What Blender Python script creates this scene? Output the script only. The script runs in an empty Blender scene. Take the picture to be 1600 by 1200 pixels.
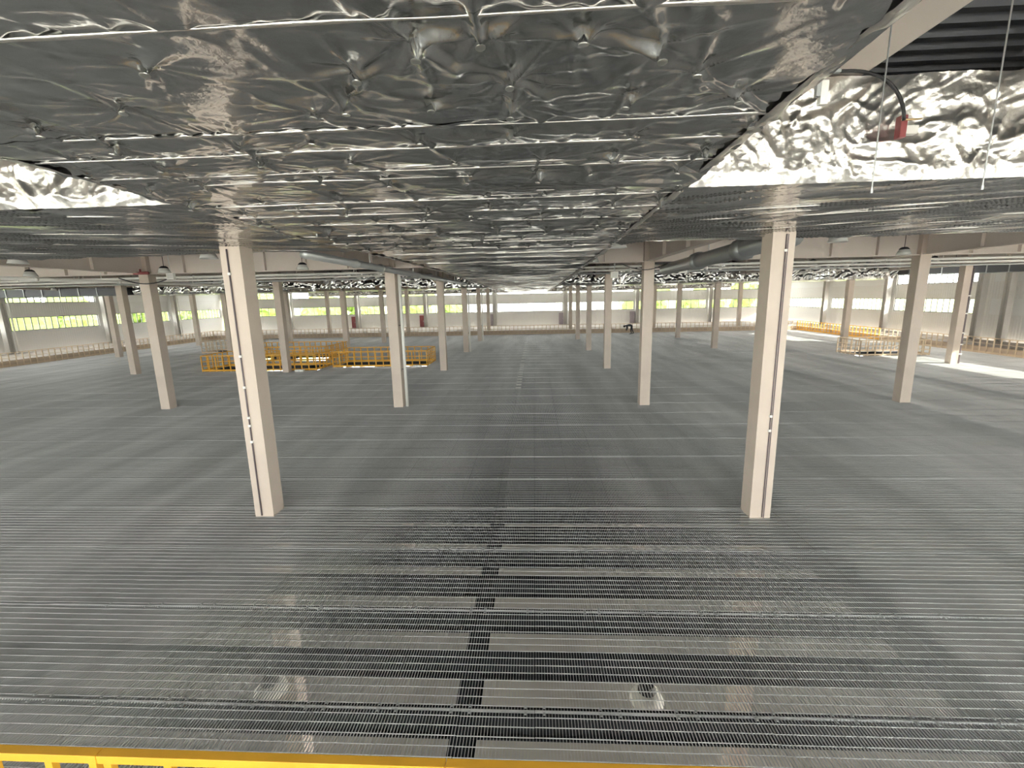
import bpy, bmesh, math, random
import numpy as np
from mathutils import Matrix, Vector

# ------------------------------------------------------------------ camera, world, sun, exposure
scene = bpy.context.scene
COL = scene.collection
H = 3.917                       # eye height above the grating floor
PITCH, YAW, ROLL, FPX = .1892, .0521, .0212, 708.88

def cam_axes():
    cy, sy = math.cos(YAW), math.sin(YAW)
    cp, sp = math.cos(-PITCH), math.sin(-PITCH)
    cr, sr = math.cos(ROLL), math.sin(ROLL)
    Rz = np.array([[cy, -sy, 0], [sy, cy, 0], [0, 0, 1]])
    Rx = np.array([[1, 0, 0], [0, cp, -sp], [0, sp, cp]])
    Ry = np.array([[cr, 0, sr], [0, 1, 0], [-sr, 0, cr]])
    return Rz @ Rx @ Ry

R_ = cam_axes()
cd = bpy.data.cameras.new('camera')
cam = bpy.data.objects.new('camera', cd)
COL.objects.link(cam)
cd.sensor_fit = 'HORIZONTAL'
cd.sensor_width = 36
cd.lens = FPX / 1600 * 36
cd.clip_start, cd.clip_end = .05, 900
right, fwd, up = R_[:, 0], R_[:, 1], R_[:, 2]
cam.matrix_world = Matrix(((right[0], up[0], -fwd[0], 0), (right[1], up[1], -fwd[1], 0),
                           (right[2], up[2], -fwd[2], H), (0, 0, 0, 1)))
scene.camera = cam

SKY = 4.0
world = bpy.data.worlds.new('sky')
scene.world = world
world.use_nodes = True
wn = world.node_tree.nodes
wn['Background'].inputs['Color'].default_value = (1.0, .975, .965, 1)
wn['Background'].inputs['Strength'].default_value = SKY

sd = bpy.data.lights.new('sun', 'SUN')
sd.energy = 8.0
sd.angle = math.radians(.6)
sd.color = (1, .93, .80)
sun = bpy.data.objects.new('sun', sd)
COL.objects.link(sun)
SUN_DIR = Vector((-1, .36, -.51)).normalized()
sun.rotation_euler = SUN_DIR.to_track_quat('-Z', 'Y').to_euler()
sun.location = (60, -20, 40)

vs = scene.view_settings
vs.view_transform = 'Standard'
vs.look = 'None'
vs.gamma = 1
vs.exposure = 2.1
vs.use_curve_mapping = False
scene.cycles.max_bounces = 10
scene.cycles.diffuse_bounces = 6
scene.cycles.glossy_bounces = 4
scene.cycles.transparent_max_bounces = 12
scene.cycles.use_denoising = True
scene.cycles.sample_clamp_indirect = 6

# ------------------------------------------------------------------ layout measured from the photograph
SX, DY = 9.0, 8.5167
COLX = lambda i: -5.07 + SX * i            # column lines across
ROWY = lambda j: DY * j - .9008 + .18      # column rows (centres) going away
XL, XR, YF, YN = COLX(-4), COLX(4), ROWY(7), ROWY(-1)
RAIL_L, RAIL_R, RAIL_F = -35.4, 27.1, 48.5
GROUND = -6.0
DECK = 6.35
BEAM_Z = 5.0
WIN_LO, WIN_HI, UP_LO, UP_HI = 2.06, 3.13, 4.27, 5.5

# ------------------------------------------------------------------ materials
def mat(name, col, rough=.6, metal=0., bump=None, noise=None, spec=None):
    m = bpy.data.materials.new(name)
    m.use_nodes = True
    nt = m.node_tree
    b = nt.nodes['Principled BSDF']
    b.inputs['Base Color'].default_value = (*col, 1)
    b.inputs['Roughness'].default_value = rough
    b.inputs['Metallic'].default_value = metal
    if spec is not None:
        b.inputs['Specular IOR Level'].default_value = spec
    tc = nt.nodes.new('ShaderNodeTexCoord')
    if noise:
        sc, amt = noise
        n = nt.nodes.new('ShaderNodeTexNoise')
        n.inputs['Scale'].default_value = sc
        n.inputs['Detail'].default_value = 4
        nt.links.new(tc.outputs['Object'], n.inputs['Vector'])
        r = nt.nodes.new('ShaderNodeValToRGB')
        r.color_ramp.elements[0].position, r.color_ramp.elements[1].position = .3, .7
        r.color_ramp.elements[0].color = (*[c * (1 - amt) for c in col], 1)
        r.color_ramp.elements[1].color = (*[min(1, c * (1 + amt)) for c in col], 1)
        nt.links.new(n.outputs['Fac'], r.inputs['Fac'])
        nt.links.new(r.outputs['Color'], b.inputs['Base Color'])
    if bump:
        sc, st, dist = bump
        n = nt.nodes.new('ShaderNodeTexNoise')
        n.inputs['Scale'].default_value = sc
        n.inputs['Detail'].default_value = 5
        nt.links.new(tc.outputs['Object'], n.inputs['Vector'])
        bp = nt.nodes.new('ShaderNodeBump')
        bp.inputs['Strength'].default_value = st
        bp.inputs['Distance'].default_value = dist
        nt.links.new(n.outputs['Fac'], bp.inputs['Height'])
        nt.links.new(bp.outputs['Normal'], b.inputs['Normal'])
    return m

M = {}
M['column'] = mat('column_paint', (.60, .512, .44), .55, noise=(1.3, .07))
M['beam'] = mat('beam_paint', (.74, .66, .60), .5, noise=(.8, .05))
M['wallcol'] = mat('wall_column_paint', (.55, .53, .50), .5, noise=(.8, .05))
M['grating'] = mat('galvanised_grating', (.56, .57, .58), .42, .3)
def paint_lit_streaks(m):
    # lit and dark stripes of tilted panels painted into the colour along the bars
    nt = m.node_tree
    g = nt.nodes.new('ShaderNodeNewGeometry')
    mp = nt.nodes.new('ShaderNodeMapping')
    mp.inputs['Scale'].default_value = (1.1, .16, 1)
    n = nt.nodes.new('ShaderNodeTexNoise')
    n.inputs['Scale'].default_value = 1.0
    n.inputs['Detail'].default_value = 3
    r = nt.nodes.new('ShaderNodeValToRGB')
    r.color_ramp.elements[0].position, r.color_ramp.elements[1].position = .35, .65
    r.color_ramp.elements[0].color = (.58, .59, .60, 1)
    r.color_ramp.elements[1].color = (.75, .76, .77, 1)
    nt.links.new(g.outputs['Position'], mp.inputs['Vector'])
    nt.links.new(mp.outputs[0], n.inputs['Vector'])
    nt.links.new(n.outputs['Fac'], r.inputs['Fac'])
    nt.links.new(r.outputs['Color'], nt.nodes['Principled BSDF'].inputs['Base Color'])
paint_lit_streaks(M['grating'])
M['joist'] = mat('dark_joist_paint', (.028, .033, .040), .6, noise=(2., .2), spec=.2)
M['concrete'] = mat('ground_concrete', (.66, .635, .58), .75, noise=(.5, .12))
M['platform'] = mat('platform_concrete', (.56, .49, .43), .8, noise=(.7, .08))
M['kerb'] = mat('kerb_concrete', (.52, .42, .33), .8, noise=(1., .1))
M['yellow'] = mat('yellow_rail_paint', (.80, .42, .035), .45, noise=(3., .08))
M['pipe'] = mat('galvanised_pipe', (.60, .62, .63), .35, .6)
M['duct'] = mat('spiral_duct_steel', (.42, .44, .46), .38, .8)
M['white'] = mat('white_plastic', (.85, .84, .80), .45)
M['black'] = mat('black_plastic', (.03, .03, .035), .5)
M['conduit'] = mat('dark_conduit', (.16, .13, .14), .5)
M['shade'] = mat('lamp_shade_frosted', (.62, .62, .60), .35)
M['red'] = mat('red_cabinet_paint', (.30, .07, .075), .45, noise=(2., .1))
M['mauve'] = mat('grey_mauve_cabinet_paint', (.40, .34, .37), .5)
M['tan'] = mat('haze_paled_rail_paint', (.62, .50, .36), .5, noise=(3., .06))  # same yellow rail paint, with the paling by haze put into the colour
M['brass'] = mat('brass_fitting', (.70, .50, .25), .35, .9)
M['frame'] = mat('window_frame_grey', (.20, .20, .19), .5)
M['washer'] = mat('pin_washer_metal', (.75, .75, .72), .3, 1.)
M['cloth'] = mat('dark_work_clothes', (.045, .05, .06), .9)
M['skin'] = mat('skin', (.45, .28, .20), .6)
M['hair'] = mat('black_hair', (.02, .02, .02), .7)
M['grass'] = mat('outdoor_grass', (.21, .245, .07), .9, noise=(.08, .25))
M['paving'] = mat('outdoor_paving', (.74, .71, .68), .9, noise=(.05, .08))
M['leaf'] = mat('tree_foliage', (.13, .19, .035), .8, noise=(.6, .45))
M['bark'] = mat('tree_bark', (.14, .10, .07), .9)
M['bldg'] = mat('neighbour_wall', (.75, .75, .74), .8, noise=(.3, .05))
M['bglass'] = mat('neighbour_glass', (.12, .15, .18), .15)
M['foil'] = mat('aluminium_foil', (.64, .645, .64), .165, 1., bump=(22., .2, .012))
M['foilc'] = mat('crumpled_aluminium_foil', (.80, .78, .75), .34, 1., bump=(24., .4, .014))
M['deckfoil'] = mat('roof_deck_foil', (.13, .135, .15), .5, .4, bump=(3., .2, .03))

def wall_mat(name, col, axis):
    m = mat(name, col, .55, noise=(.25, .03))
    nt = m.node_tree
    b = nt.nodes['Principled BSDF']
    tc = nt.nodes.new('ShaderNodeTexCoord')
    w = nt.nodes.new('ShaderNodeTexWave')
    w.bands_direction = axis
    w.inputs['Scale'].default_value = 1.6
    nt.links.new(tc.outputs['Object'], w.inputs['Vector'])
    bp = nt.nodes.new('ShaderNodeBump')
    bp.inputs['Strength'].default_value = .5
    bp.inputs['Distance'].default_value = .02
    nt.links.new(w.outputs['Fac'], bp.inputs['Height'])
    nt.links.new(bp.outputs['Normal'], b.inputs['Normal'])
    return m

M['wallY'] = wall_mat('ribbed_wall_panel_side', (.74, .73, .71), 'Y')
M['wallX'] = wall_mat('ribbed_wall_panel_end', (.74, .73, .71), 'X')
M['plainwall'] = mat('smooth_white_wall', (.78, .78, .77), .6, noise=(.5, .02))

def glass_mat():
    m = bpy.data.materials.new('window_glass')
    m.use_nodes = True
    nt = m.node_tree
    nt.nodes.clear()
    out = nt.nodes.new('ShaderNodeOutputMaterial')
    mix = nt.nodes.new('ShaderNodeMixShader')
    tr = nt.nodes.new('ShaderNodeBsdfTransparent')
    tr.inputs['Color'].default_value = (.80, .82, .80, 1)
    gl = nt.nodes.new('ShaderNodeBsdfGlossy')
    gl.inputs['Roughness'].default_value = .03
    lw = nt.nodes.new('ShaderNodeLayerWeight')
    lw.inputs['Blend'].default_value = .5
    pw = nt.nodes.new('ShaderNodeMath')
    pw.operation = 'POWER'
    pw.inputs[1].default_value = 5
    nt.links.new(lw.outputs['Facing'], pw.inputs[0])
    nt.links.new(pw.outputs[0], mix.inputs['Fac'])
    nt.links.new(tr.outputs[0], mix.inputs[1])
    nt.links.new(gl.outputs[0], mix.inputs[2])
    nt.links.new(mix.outputs[0], out.inputs['Surface'])
    return m

M['glass'] = glass_mat()

# ------------------------------------------------------------------ mesh helpers
BOXF = [(0, 3, 2, 1), (4, 5, 6, 7), (0, 1, 5, 4), (1, 2, 6, 5), (2, 3, 7, 6), (3, 0, 4, 7)]

class MB:
    def __init__(self):
        self.v, self.f = [], []
    def box(self, x0, x1, y0, y1, z0, z1):
        n = len(self.v)
        self.v += [(x0, y0, z0), (x1, y0, z0), (x1, y1, z0), (x0, y1, z0), (x0, y0, z1), (x1, y0, z1), (x1, y1, z1), (x0, y1, z1)]
        self.f += [tuple(n + i for i in q) for q in BOXF]
        return self
    def tube(self, pts, r, seg=8, cap=True):
        pts = [Vector(p) for p in pts]
        n0 = len(self.v)
        for k, p in enumerate(pts):
            d = (pts[min(k + 1, len(pts) - 1)] - pts[max(k - 1, 0)]).normalized()
            a = d.cross(Vector((0, 0, 1)) if abs(d.z) < .9 else Vector((1, 0, 0))).normalized()
            b = d.cross(a)
            rr = r[k] if isinstance(r, (list, tuple)) else r
            for s in range(seg):
                t = 2 * math.pi * s / seg
                self.v.append(tuple(p + a * math.cos(t) * rr + b * math.sin(t) * rr))
        for k in range(len(pts) - 1):
            for s in range(seg):
                s2 = (s + 1) % seg
                self.f.append((n0 + k * seg + s, n0 + k * seg + s2, n0 + (k + 1) * seg + s2, n0 + (k + 1) * seg + s))
        if cap:
            self.f.append(tuple(n0 + s for s in range(seg))[::-1])
            e = n0 + (len(pts) - 1) * seg
            self.f.append(tuple(e + s for s in range(seg)))
        return self
    def lathe(self, prof, seg=14):
        n0 = len(self.v)
        for r, z in prof:
            for s in range(seg):
                t = 2 * math.pi * s / seg
                self.v.append((r * math.cos(t), r * math.sin(t), z))
        for k in range(len(prof) - 1):
            for s in range(seg):
                s2 = (s + 1) % seg
                self.f.append((n0 + k * seg + s, n0 + k * seg + s2, n0 + (k + 1) * seg + s2, n0 + (k + 1) * seg + s))
        return self
    def ibeam_x(self, x0, x1, y, z0, z1, w, t=.02, web=.014):
        self.box(x0, x1, y - w / 2, y + w / 2, z0, z0 + t)
        self.box(x0, x1, y - w / 2, y + w / 2, z1 - t, z1)
        self.box(x0, x1, y - web / 2, y + web / 2, z0 + t, z1 - t)
        return self
    def ibeam_y(self, y0, y1, x, z0, z1, w, t=.02, web=.014):
        self.box(x - w / 2, x + w / 2, y0, y1, z0, z0 + t)
        self.box(x - w / 2, x + w / 2, y0, y1, z1 - t, z1)
        self.box(x - web / 2, x + web / 2, y0, y1, z0 + t, z1 - t)
        return self
    def mesh(self, name):
        me = bpy.data.meshes.new(name)
        me.from_pydata(self.v, [], self.f)
        me.update()
        return me
    def build(self, name, m, parent=None, smooth=False, loc=None, bevel=0):
        me = self.mesh(name)
        return place(name, me, m, parent, smooth, loc, bevel)

def place(name, me, m, parent=None, smooth=False, loc=None, bevel=0, rot=None):
    o = bpy.data.objects.new(name, me)
    COL.objects.link(o)
    if m is not None and not me.materials:
        me.materials.append(M[m])
    if smooth:
        for p in me.polygons:
            p.use_smooth = True
    if parent is not None:
        o.parent = parent
    if loc is not None:
        o.location = loc
    if rot is not None:
        o.rotation_euler = rot
    if bevel:
        b = o.modifiers.new('bevel', 'BEVEL')
        b.width = bevel
        b.segments = 2
    return o

def empty(name, loc=(0, 0, 0), rz=0):
    o = bpy.data.objects.new(name, None)
    o.empty_display_size = .3
    COL.objects.link(o)
    o.location = loc
    o.rotation_euler = (0, 0, rz)
    return o

def tag(o, label, cat, group=None):
    o['label'] = label
    o['category'] = cat
    if group:
        o['group'] = group
    return o

def struct(o, label=None, cat=None):
    o['kind'] = 'structure'
    if label:
        o['label'] = label
    if cat:
        o['category'] = cat
    return o

def dup(root, loc, rz=0):
    r = root.copy()
    COL.objects.link(r)
    r.location = loc
    r.rotation_euler = (0, 0, rz)
    for ch in list(root.children):
        c = ch.copy()
        COL.objects.link(c)
        c.parent = r
        for g in list(ch.children):
            d = g.copy()
            COL.objects.link(d)
            d.parent = c
    return r

ORD = ['nearest', 'second', 'third', 'fourth', 'fifth', 'sixth', 'seventh', 'eighth', 'ninth', 'tenth', 'eleventh', 'twelfth', 'thirteenth']
ORD1 = ['first'] + ORD[1:]

# ------------------------------------------------------------------ floor: grating panels, joists, girders, platforms
HOLES = {'A': (-19.4, -12.6, 25.3, 27.6), 'B': (-20.3, -14.0, 29.6, 33.4), 'C': (-12.1, -6.4, 26.4, 28.7),
         'D': (-26.5, -22.3, 34.8, 37.0), 'E': (19.5, 23.5, 28.1, 30.2)}
floor = struct(empty('floor'), 'grey steel grating floor over dark joists', 'floor')
PW, PL = .72, DY / 6
X0, Y0 = -.76, 3.70 - PL
BARW, BARH, PITCH_BAR = .003, .021, .03
pm = MB()
for k in range(24):
    x = .015 + k * .03
    pm.box(x - BARW / 2, x + BARW / 2, .003, PL - .003, -BARH, 0)
pm.box(.002, PW - .002, .003, .008, -BARH, .001)
pm.box(.002, PW - .002, PL - .008, PL - .003, -BARH, .001)
for k in range(14):
    y = .05 + k * .1
    pm.box(.003, PW - .003, y - .0025, y + .0025, -.007, .0003)
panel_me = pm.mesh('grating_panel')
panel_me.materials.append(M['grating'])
NX0, NX1, NYR = -10, 11, 14
rnd = random.Random(5)
for a in range(NX0, NX1):
    for b in range(NYR):
        o = place('grating_panel', panel_me, None, floor, loc=(X0 + a * PW, Y0 + b * PL, rnd.uniform(-.002, .002)))
zx0, zx1, zy0, zy1 = X0 + NX0 * PW, X0 + NX1 * PW, Y0, Y0 + NYR * PL
FX0, FX1, FY0, FY1 = RAIL_L + .05, RAIL_R - .05, -8.5, RAIL_F - .05

def minus(lo, hi, cuts):
    segs = [(lo, hi)]
    for c0, c1 in cuts:
        out = []
        for s0, s1 in segs:
            if c1 <= s0 or c0 >= s1:
                out.append((s0, s1))
            else:
                if c0 > s0: out.append((s0, c0))
                if c1 < s1: out.append((c1, s1))
        segs = out
    return segs

sm = MB()
x = X0 - math.ceil((X0 - FX0) / .03) * .03 + .015
while x < FX1:
    cuts = [(h[2], h[3]) for h in HOLES.values() if h[0] < x < h[1]]
    if zx0 < x < zx1:
        cuts.append((zy0, zy1))
    for s0, s1 in minus(FY0, FY1, cuts):
        sm.box(x - BARW / 2, x + BARW / 2, s0, s1, -BARH, 0)
    x += .03
y = Y0 - 8 * PL
n = 0
while y < FY1:
    for k in range(14):
        yy = y + .05 + .1 * k
        if yy < FY0 or yy > FY1: continue
        cuts = [(h[0], h[1]) for h in HOLES.values() if h[2] < yy < h[3]]
        if zy0 < yy < zy1: cuts.append((zx0, zx1))
        for s0, s1 in minus(FX0, FX1, cuts):
            sm.box(s0, s1, yy - .0025, yy + .0025, -.007, .0003)
    for yy in (y + .0055, y + PL - .0055):
        if yy < FY0 or yy > FY1: continue
        cuts = [(h[0], h[1]) for h in HOLES.values() if h[2] < yy < h[3]]
        if zy0 < yy < zy1: cuts.append((zx0, zx1))
        for s0, s1 in minus(FX0, FX1, cuts):
            sm.box(s0, s1, yy - .003, yy + .003, -BARH, .0015)
    y += PL
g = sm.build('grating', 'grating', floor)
g['kind'] = 'stuff'

# joists across, girders lengthwise
jm = MB().ibeam_x(FX0, FX1, 0, -.285, -.024, .12, .014, .01).mesh('joist')
jm.materials.append(M['joist'])
y = Y0 - 6 * PL
while y < FY1:
    if not any(h[2] < y < h[3] for h in HOLES.values()):
        place('joist', jm, None, floor, loc=(0, y, 0))
    else:
        cuts = [(h[0], h[1]) for h in HOLES.values() if h[2] < y < h[3]]
        for s0, s1 in minus(FX0, FX1, cuts):
            MB().ibeam_x(s0, s1, y, -.285, -.024, .12, .014, .01).build('joist', 'joist', floor)
    y += PL / 2
gm = MB().ibeam_y(FY0, FY1, 0, -.42, -.024, .2, .02, .014).mesh('girder')
gm.materials.append(M['joist'])
gx = [-5.45, 4.43, -.72] + [COLX(i) for i in (-3, -2, -1, 2, 3)] + [COLX(i) + 4.5 for i in (-3, -2, -1, 1, 2)]
for x in gx:
    place('girder', gm, None, floor, loc=(x, 0, 0))
# small bright clip plates along the middle girder, far part
cm = MB().box(-.12, .12, -.09, .09, 0, .006).mesh('clip_plate')
cm.materials.append(M['white'])
y = 19.5
while y < 40:
    place('clip_plate', cm, None, floor, loc=(-.75, y, .004))
    y += 1.42 if y > 26 else .71
# saddle clips on the joists near by
sc_ = MB().box(-.010, .010, -.014, .014, 0, .008).mesh('saddle_clip')
sc_.materials.append(M['pipe'])
for b in range(0, 6):
    for a in range(-7, 8):
        for dx in (.09, .63):
            for dy in (-.035, .035):
                place('saddle_clip', sc_, None, floor, loc=(X0 + a * PW + dx, Y0 + b * PL + dy, .001))
# raised concrete platforms round the grating
def slab(x0, x1, y0, y1):
    MB().box(x0, x1, y0, y1, .12, .36).build('platform', 'platform', floor)
slab(XL + .1, RAIL_L - .1, YN, YF - .1)
slab(RAIL_R + .1, XR - .1, YN, YF - .1)
slab(RAIL_L - .1, RAIL_R + .1, RAIL_F + .12, YF - .1)
MB().box(RAIL_L - .1, RAIL_R + .1, RAIL_F + .06, RAIL_F + .12, -.3, .42).build('kerb', 'kerb', floor)
MB().box(RAIL_L - .12, RAIL_L - .06, YN, RAIL_F, -.3, .40).build('kerb', 'kerb', floor)
MB().box(RAIL_R + .06, RAIL_R + .12, YN, RAIL_F, -.3, .40).build('kerb', 'kerb', floor)

gf = MB().box(XL - .3, XR + .3, YN - .3, YF + .3, GROUND - .3, GROUND).build('floor', 'concrete')
struct(gf, 'grey concrete ground floor seen through the grating', 'floor')

# ------------------------------------------------------------------ walls with window bands
wid = [0]
def window(axis, c, a0, a1, z0, z1, npane, label=None):
    """axis 'x': wall plane at X=c, runs along Y from a0 to a1; axis 'y': plane at Y=c, runs along X"""
    wid[0] += 1
    e = empty('window_%d' % wid[0])
    struct(e)
    if label: e['label'] = label
    L = a1 - a0
    e.location = ((c, a0, z0) if axis == 'x' else (a0, c, z0))
    e.rotation_euler = (0, 0, math.pi / 2 if axis == 'x' else 0)
    hh = z1 - z0
    fm = MB()
    fm.box(0, L, -.04, .04, 0, .05); fm.box(0, L, -.04, .04, hh - .05, hh)
    fm.box(0, .05, -.04, .04, .05, hh - .05); fm.box(L - .05, L, -.04, .04, .05, hh - .05)
    fm.build('window_frame', 'frame', e)
    key = ('m', round(hh, 3))
    if key not in WM:
        WM[key] = MB().box(-.03, .03, -.03, .03, .05, hh - .05).mesh('mullion')
        WM[key].materials.append(M['frame'])
    pw = L / npane
    k2 = ('p', round(hh, 3), round(pw, 3))
    if k2 not in WM:
        WM[k2] = MB().box(.02, pw - .02, -.004, .004, .05, hh - .05).mesh('pane')
        WM[k2].materials.append(M['glass'])
    for k in range(npane):
        if k: place('mullion', WM[key], None, e, loc=(k * pw, 0, 0))
        place('pane', WM[k2], None, e, loc=(k * pw, 0, 0))
    return e
WM = {}

def portal(axis, c, a0, a1, z0, z1, inward):
    ld = bpy.data.lights.new('sky_portal', 'AREA')
    ld.shape = 'RECTANGLE'
    ld.size, ld.size_y = a1 - a0, z1 - z0
    ld.cycles.is_portal = True
    o = bpy.data.objects.new('sky_portal', ld)
    COL.objects.link(o)
    m = (a0 + a1) / 2
    o.location = (c, m, (z0 + z1) / 2) if axis == 'x' else (m, c, (z0 + z1) / 2)
    d = Vector((inward, 0, 0)) if axis == 'x' else Vector((0, inward, 0))
    o.rotation_euler = d.to_track_quat('-Z', 'Y').to_euler()

def wall(name, axis, c, out, lo, hi, posts, solid_low, matname, lower=True, label=None, npane=(15, 15), lev=None, solid_up=()):
    """posts: positions of wall columns; windows fill each bay between them; solid_low: bays without the lower band"""
    e = struct(empty(name), label, 'wall')
    T = .2
    WIN_LO, WIN_HI, UP_LO, UP_HI = lev or (2.06, 3.13, 4.27, 5.5)
    c0, c1 = (c, c + out * T) if out > 0 else (c + out * T, c)
    def strip(a0, a1, z0, z1, nm='wall_panel', m=None):
        b = MB()
        if axis == 'x': b.box(c0, c1, a0, a1, z0, z1)
        else: b.box(a0, a1, c0, c1, z0, z1)
        return b.build(nm, m or matname, e)
    LOW0, LOW1 = -5.7, -.7
    strip(lo, hi, GROUND, LOW0)
    strip(lo, hi, LOW1, WIN_LO)
    strip(lo, hi, WIN_HI, UP_LO)
    strip(lo, hi, UP_HI, DECK + .2)
    bays = list(zip(posts[:-1], posts[1:]))
    cc = (c0 + c1) / 2
    for p in posts:
        strip(p - .3, p + .3, WIN_LO, WIN_HI, 'pier')
        strip(p - .3, p + .3, UP_LO, UP_HI, 'pier')
        strip(p - .3, p + .3, LOW0, LOW1, 'pier')
    for n, (p0, p1) in enumerate(bays):
        a0, a1 = p0 + .3, p1 - .3
        if n in solid_low:
            strip(a0, a1, WIN_LO, WIN_HI, 'wall_panel', 'plainwall')
        else:
            window(axis, cc, a0, a1, WIN_LO, WIN_HI, npane[0])
            portal(axis, c - out * .12, a0, a1, WIN_LO, WIN_HI, -out)
        if n in solid_up:
            strip(a0, a1, UP_LO, UP_HI, 'wall_panel', 'plainwall')
        else:
            window(axis, cc, a0, a1, UP_LO, UP_HI, npane[1])
            portal(axis, c - out * .12, a0, a1, UP_LO, UP_HI, -out)
        if lower:
            portal(axis, c - out * .12, a0, a1, LOW0, LOW1, -out)
        else:
            strip(a0, a1, LOW0, LOW1)
    return e, strip

side_posts = [ROWY(j) for j in range(-1, 8)]
end_posts = [COLX(i) for i in range(-4, 5)]
wl, _ = wall('wall_left', 'x', XL - .25, -1, YN, YF, side_posts, (), 'wallY', solid_up=(6, 7), label='pale ribbed metal wall on the left with two window bands')
wr, stripR = wall('wall_right', 'x', XR + .25, 1, YN, YF, side_posts, (0, 1, 2, 3, 4), 'wallY', solid_up=(4, 6, 7), label='pale metal wall on the right, sunlit, with two window bands')
wf, _ = wall('wall_far', 'y', YF + .25, 1, XL, XR, end_posts, (), 'wallX', npane=(9, 9), label='pale metal end wall with window bands behind the far railing')
wn_, _ = wall('wall_near', 'y', YN - .25, -1, XL, XR, end_posts, (), 'wallX', npane=(9, 9), label='glazed metal end wall behind the viewpoint', lev=(.9, 3.4, 3.7, 6.1), lower=False)
# wall columns (H sections) as parts of the walls
hm = MB()
hm.box(-.2, .2, -.2, -.18, 0, DECK - GROUND); hm.box(-.2, .2, .18, .2, 0, DECK - GROUND); hm.box(-.01, .01, -.18, .18, 0, DECK - GROUND)
hme = hm.mesh('wall_column'); hme.materials.append(M['wallcol'])
for j in range(0, 8):
    place('wall_column', hme, None, wl, loc=(XL + .2, ROWY(j), GROUND))
    place('wall_column', hme, None, wr, loc=(XR - .2, ROWY(j), GROUND))
place('wall_column', hme, None, wr, loc=(XR - .2, 31.5, GROUND))
for i in range(-3, 4):
    place('wall_column', hme, None, wf, loc=(COLX(i), YF - .2, GROUND), rot=(0, 0, math.pi / 2))
# white downpipes on the left wall
dpm = MB().tube([(0, 0, .36), (0, 0, DECK - .2)], .06, 8).mesh('downpipe'); dpm.materials.append(M['white'])
for j in (3, 4, 5, 6):
    place('downpipe', dpm, None, wl, smooth=True, loc=(XL + .35, ROWY(j) + .45, 0))
for x in (COLX(-3) + .5, COLX(-2) + .5):
    place('downpipe', dpm, None, wf, smooth=True, loc=(x, YF - .3, 0))
# ------------------------------------------------------------------ ceiling: deck, beams
ceiling = struct(empty('ceiling'), 'dark corrugated roof deck carried by cream steel beams', 'ceiling')
dk = MB()
prof = []
y = YN - .4
while y < YF + .4:
    prof += [(y, DECK), (y + .09, DECK), (y + .12, DECK + .06), (y + .21, DECK + .06)]
    y += .24
n = len(prof)
dk.v = [(XL - .4, a, b) for a, b in prof] + [(XR + .4, a, b) for a, b in prof]
dk.f = [(k, k + 1, n + k + 1, n + k) for k in range(n - 1)]
dk.build('deck', 'deckfoil', ceiling)
MB().box(XL - .4, XR + .4, YN - .4, YF + .4, DECK + .2, DECK + .26).build('roof_sheet', 'wallcol', ceiling)
# main beams across at the column rows (cut at the columns), stiffeners included
bmx = MB().ibeam_x(.18, SX - .18, 0, BEAM_Z, DECK - .25, .28, .03, .02)
for k in (1.5, 3, 4.5, 6, 7.5):
    bmx.box(k - .008, k + .008, -.13, .13, BEAM_Z + .03, DECK - .28)
bmx = bmx.mesh('cross_beam'); bmx.materials.append(M['beam'])
bmy = MB().ibeam_y(.18, DY - .18, 0, BEAM_Z + .02, DECK - .25, .24, .03, .02)
for k in (2.1, 4.25, 6.4):
    bmy.box(-.11, .11, k - .008, k + .008, BEAM_Z + .05, DECK - .28)
bmy = bmy.mesh('long_beam'); bmy.materials.append(M['beam'])
for j in (0, 2, 5, 6):
    for i in range(-4, 4):
        place('cross_beam', bmx, None, ceiling, loc=(COLX(i), ROWY(j), 0))
for j in (-1, 1, 2, 3, 4, 5, 6):
    for i in range(-3, 4):
        if j in (-1,) or not (i in (0,) and j == 0):
            place('long_beam', bmy, None, ceiling, loc=(COLX(i), ROWY(j), 0))
# lighter secondary beams directly under the deck
pb = MB().box(-.19, .19, YN, 12, 5.78, 5.80).box(-.012, .012, YN, 12, 5.80, DECK - .02).box(-.15, .15, YN, 12, DECK - .03, DECK).mesh('purlin')
pb.materials.append(M['beam'])
for k in range(-14, 10):
    x = 2.73 + 3 * k
    if XL + .5 < x < XR - .5 and min(abs(x - COLX(i)) for i in range(-4, 5)) > .5:
        place('purlin', pb, None, ceiling, loc=(x, 0, 0))

# ------------------------------------------------------------------ columns
cw = .175
cbox = MB().box(-cw, cw, -cw, cw, GROUND, 6.0).mesh('shaft')
cbox.materials.append(M['column'])
col_things = {}
for j in range(1, 7):
    for i in range(-3, 4):
        e = empty('steel_column', (COLX(i), ROWY(j), 0))
        side = ('%s column left of the middle girder' % ORD1[-i]) if i <= 0 else ('%s column right of the middle girder' % ORD1[i - 1])
        row = ['nearest row', 'second row', 'third row', 'fourth row', 'fifth row', 'row behind the far railing'][j - 1]
        lab = 'cream square column in the %s, %s' % (row, side)
        tag(e, lab, 'column', 'cream steel columns on the grid')
        s = place('shaft', cbox, None, e, bevel=0)
        col_things[(i, j)] = e
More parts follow.
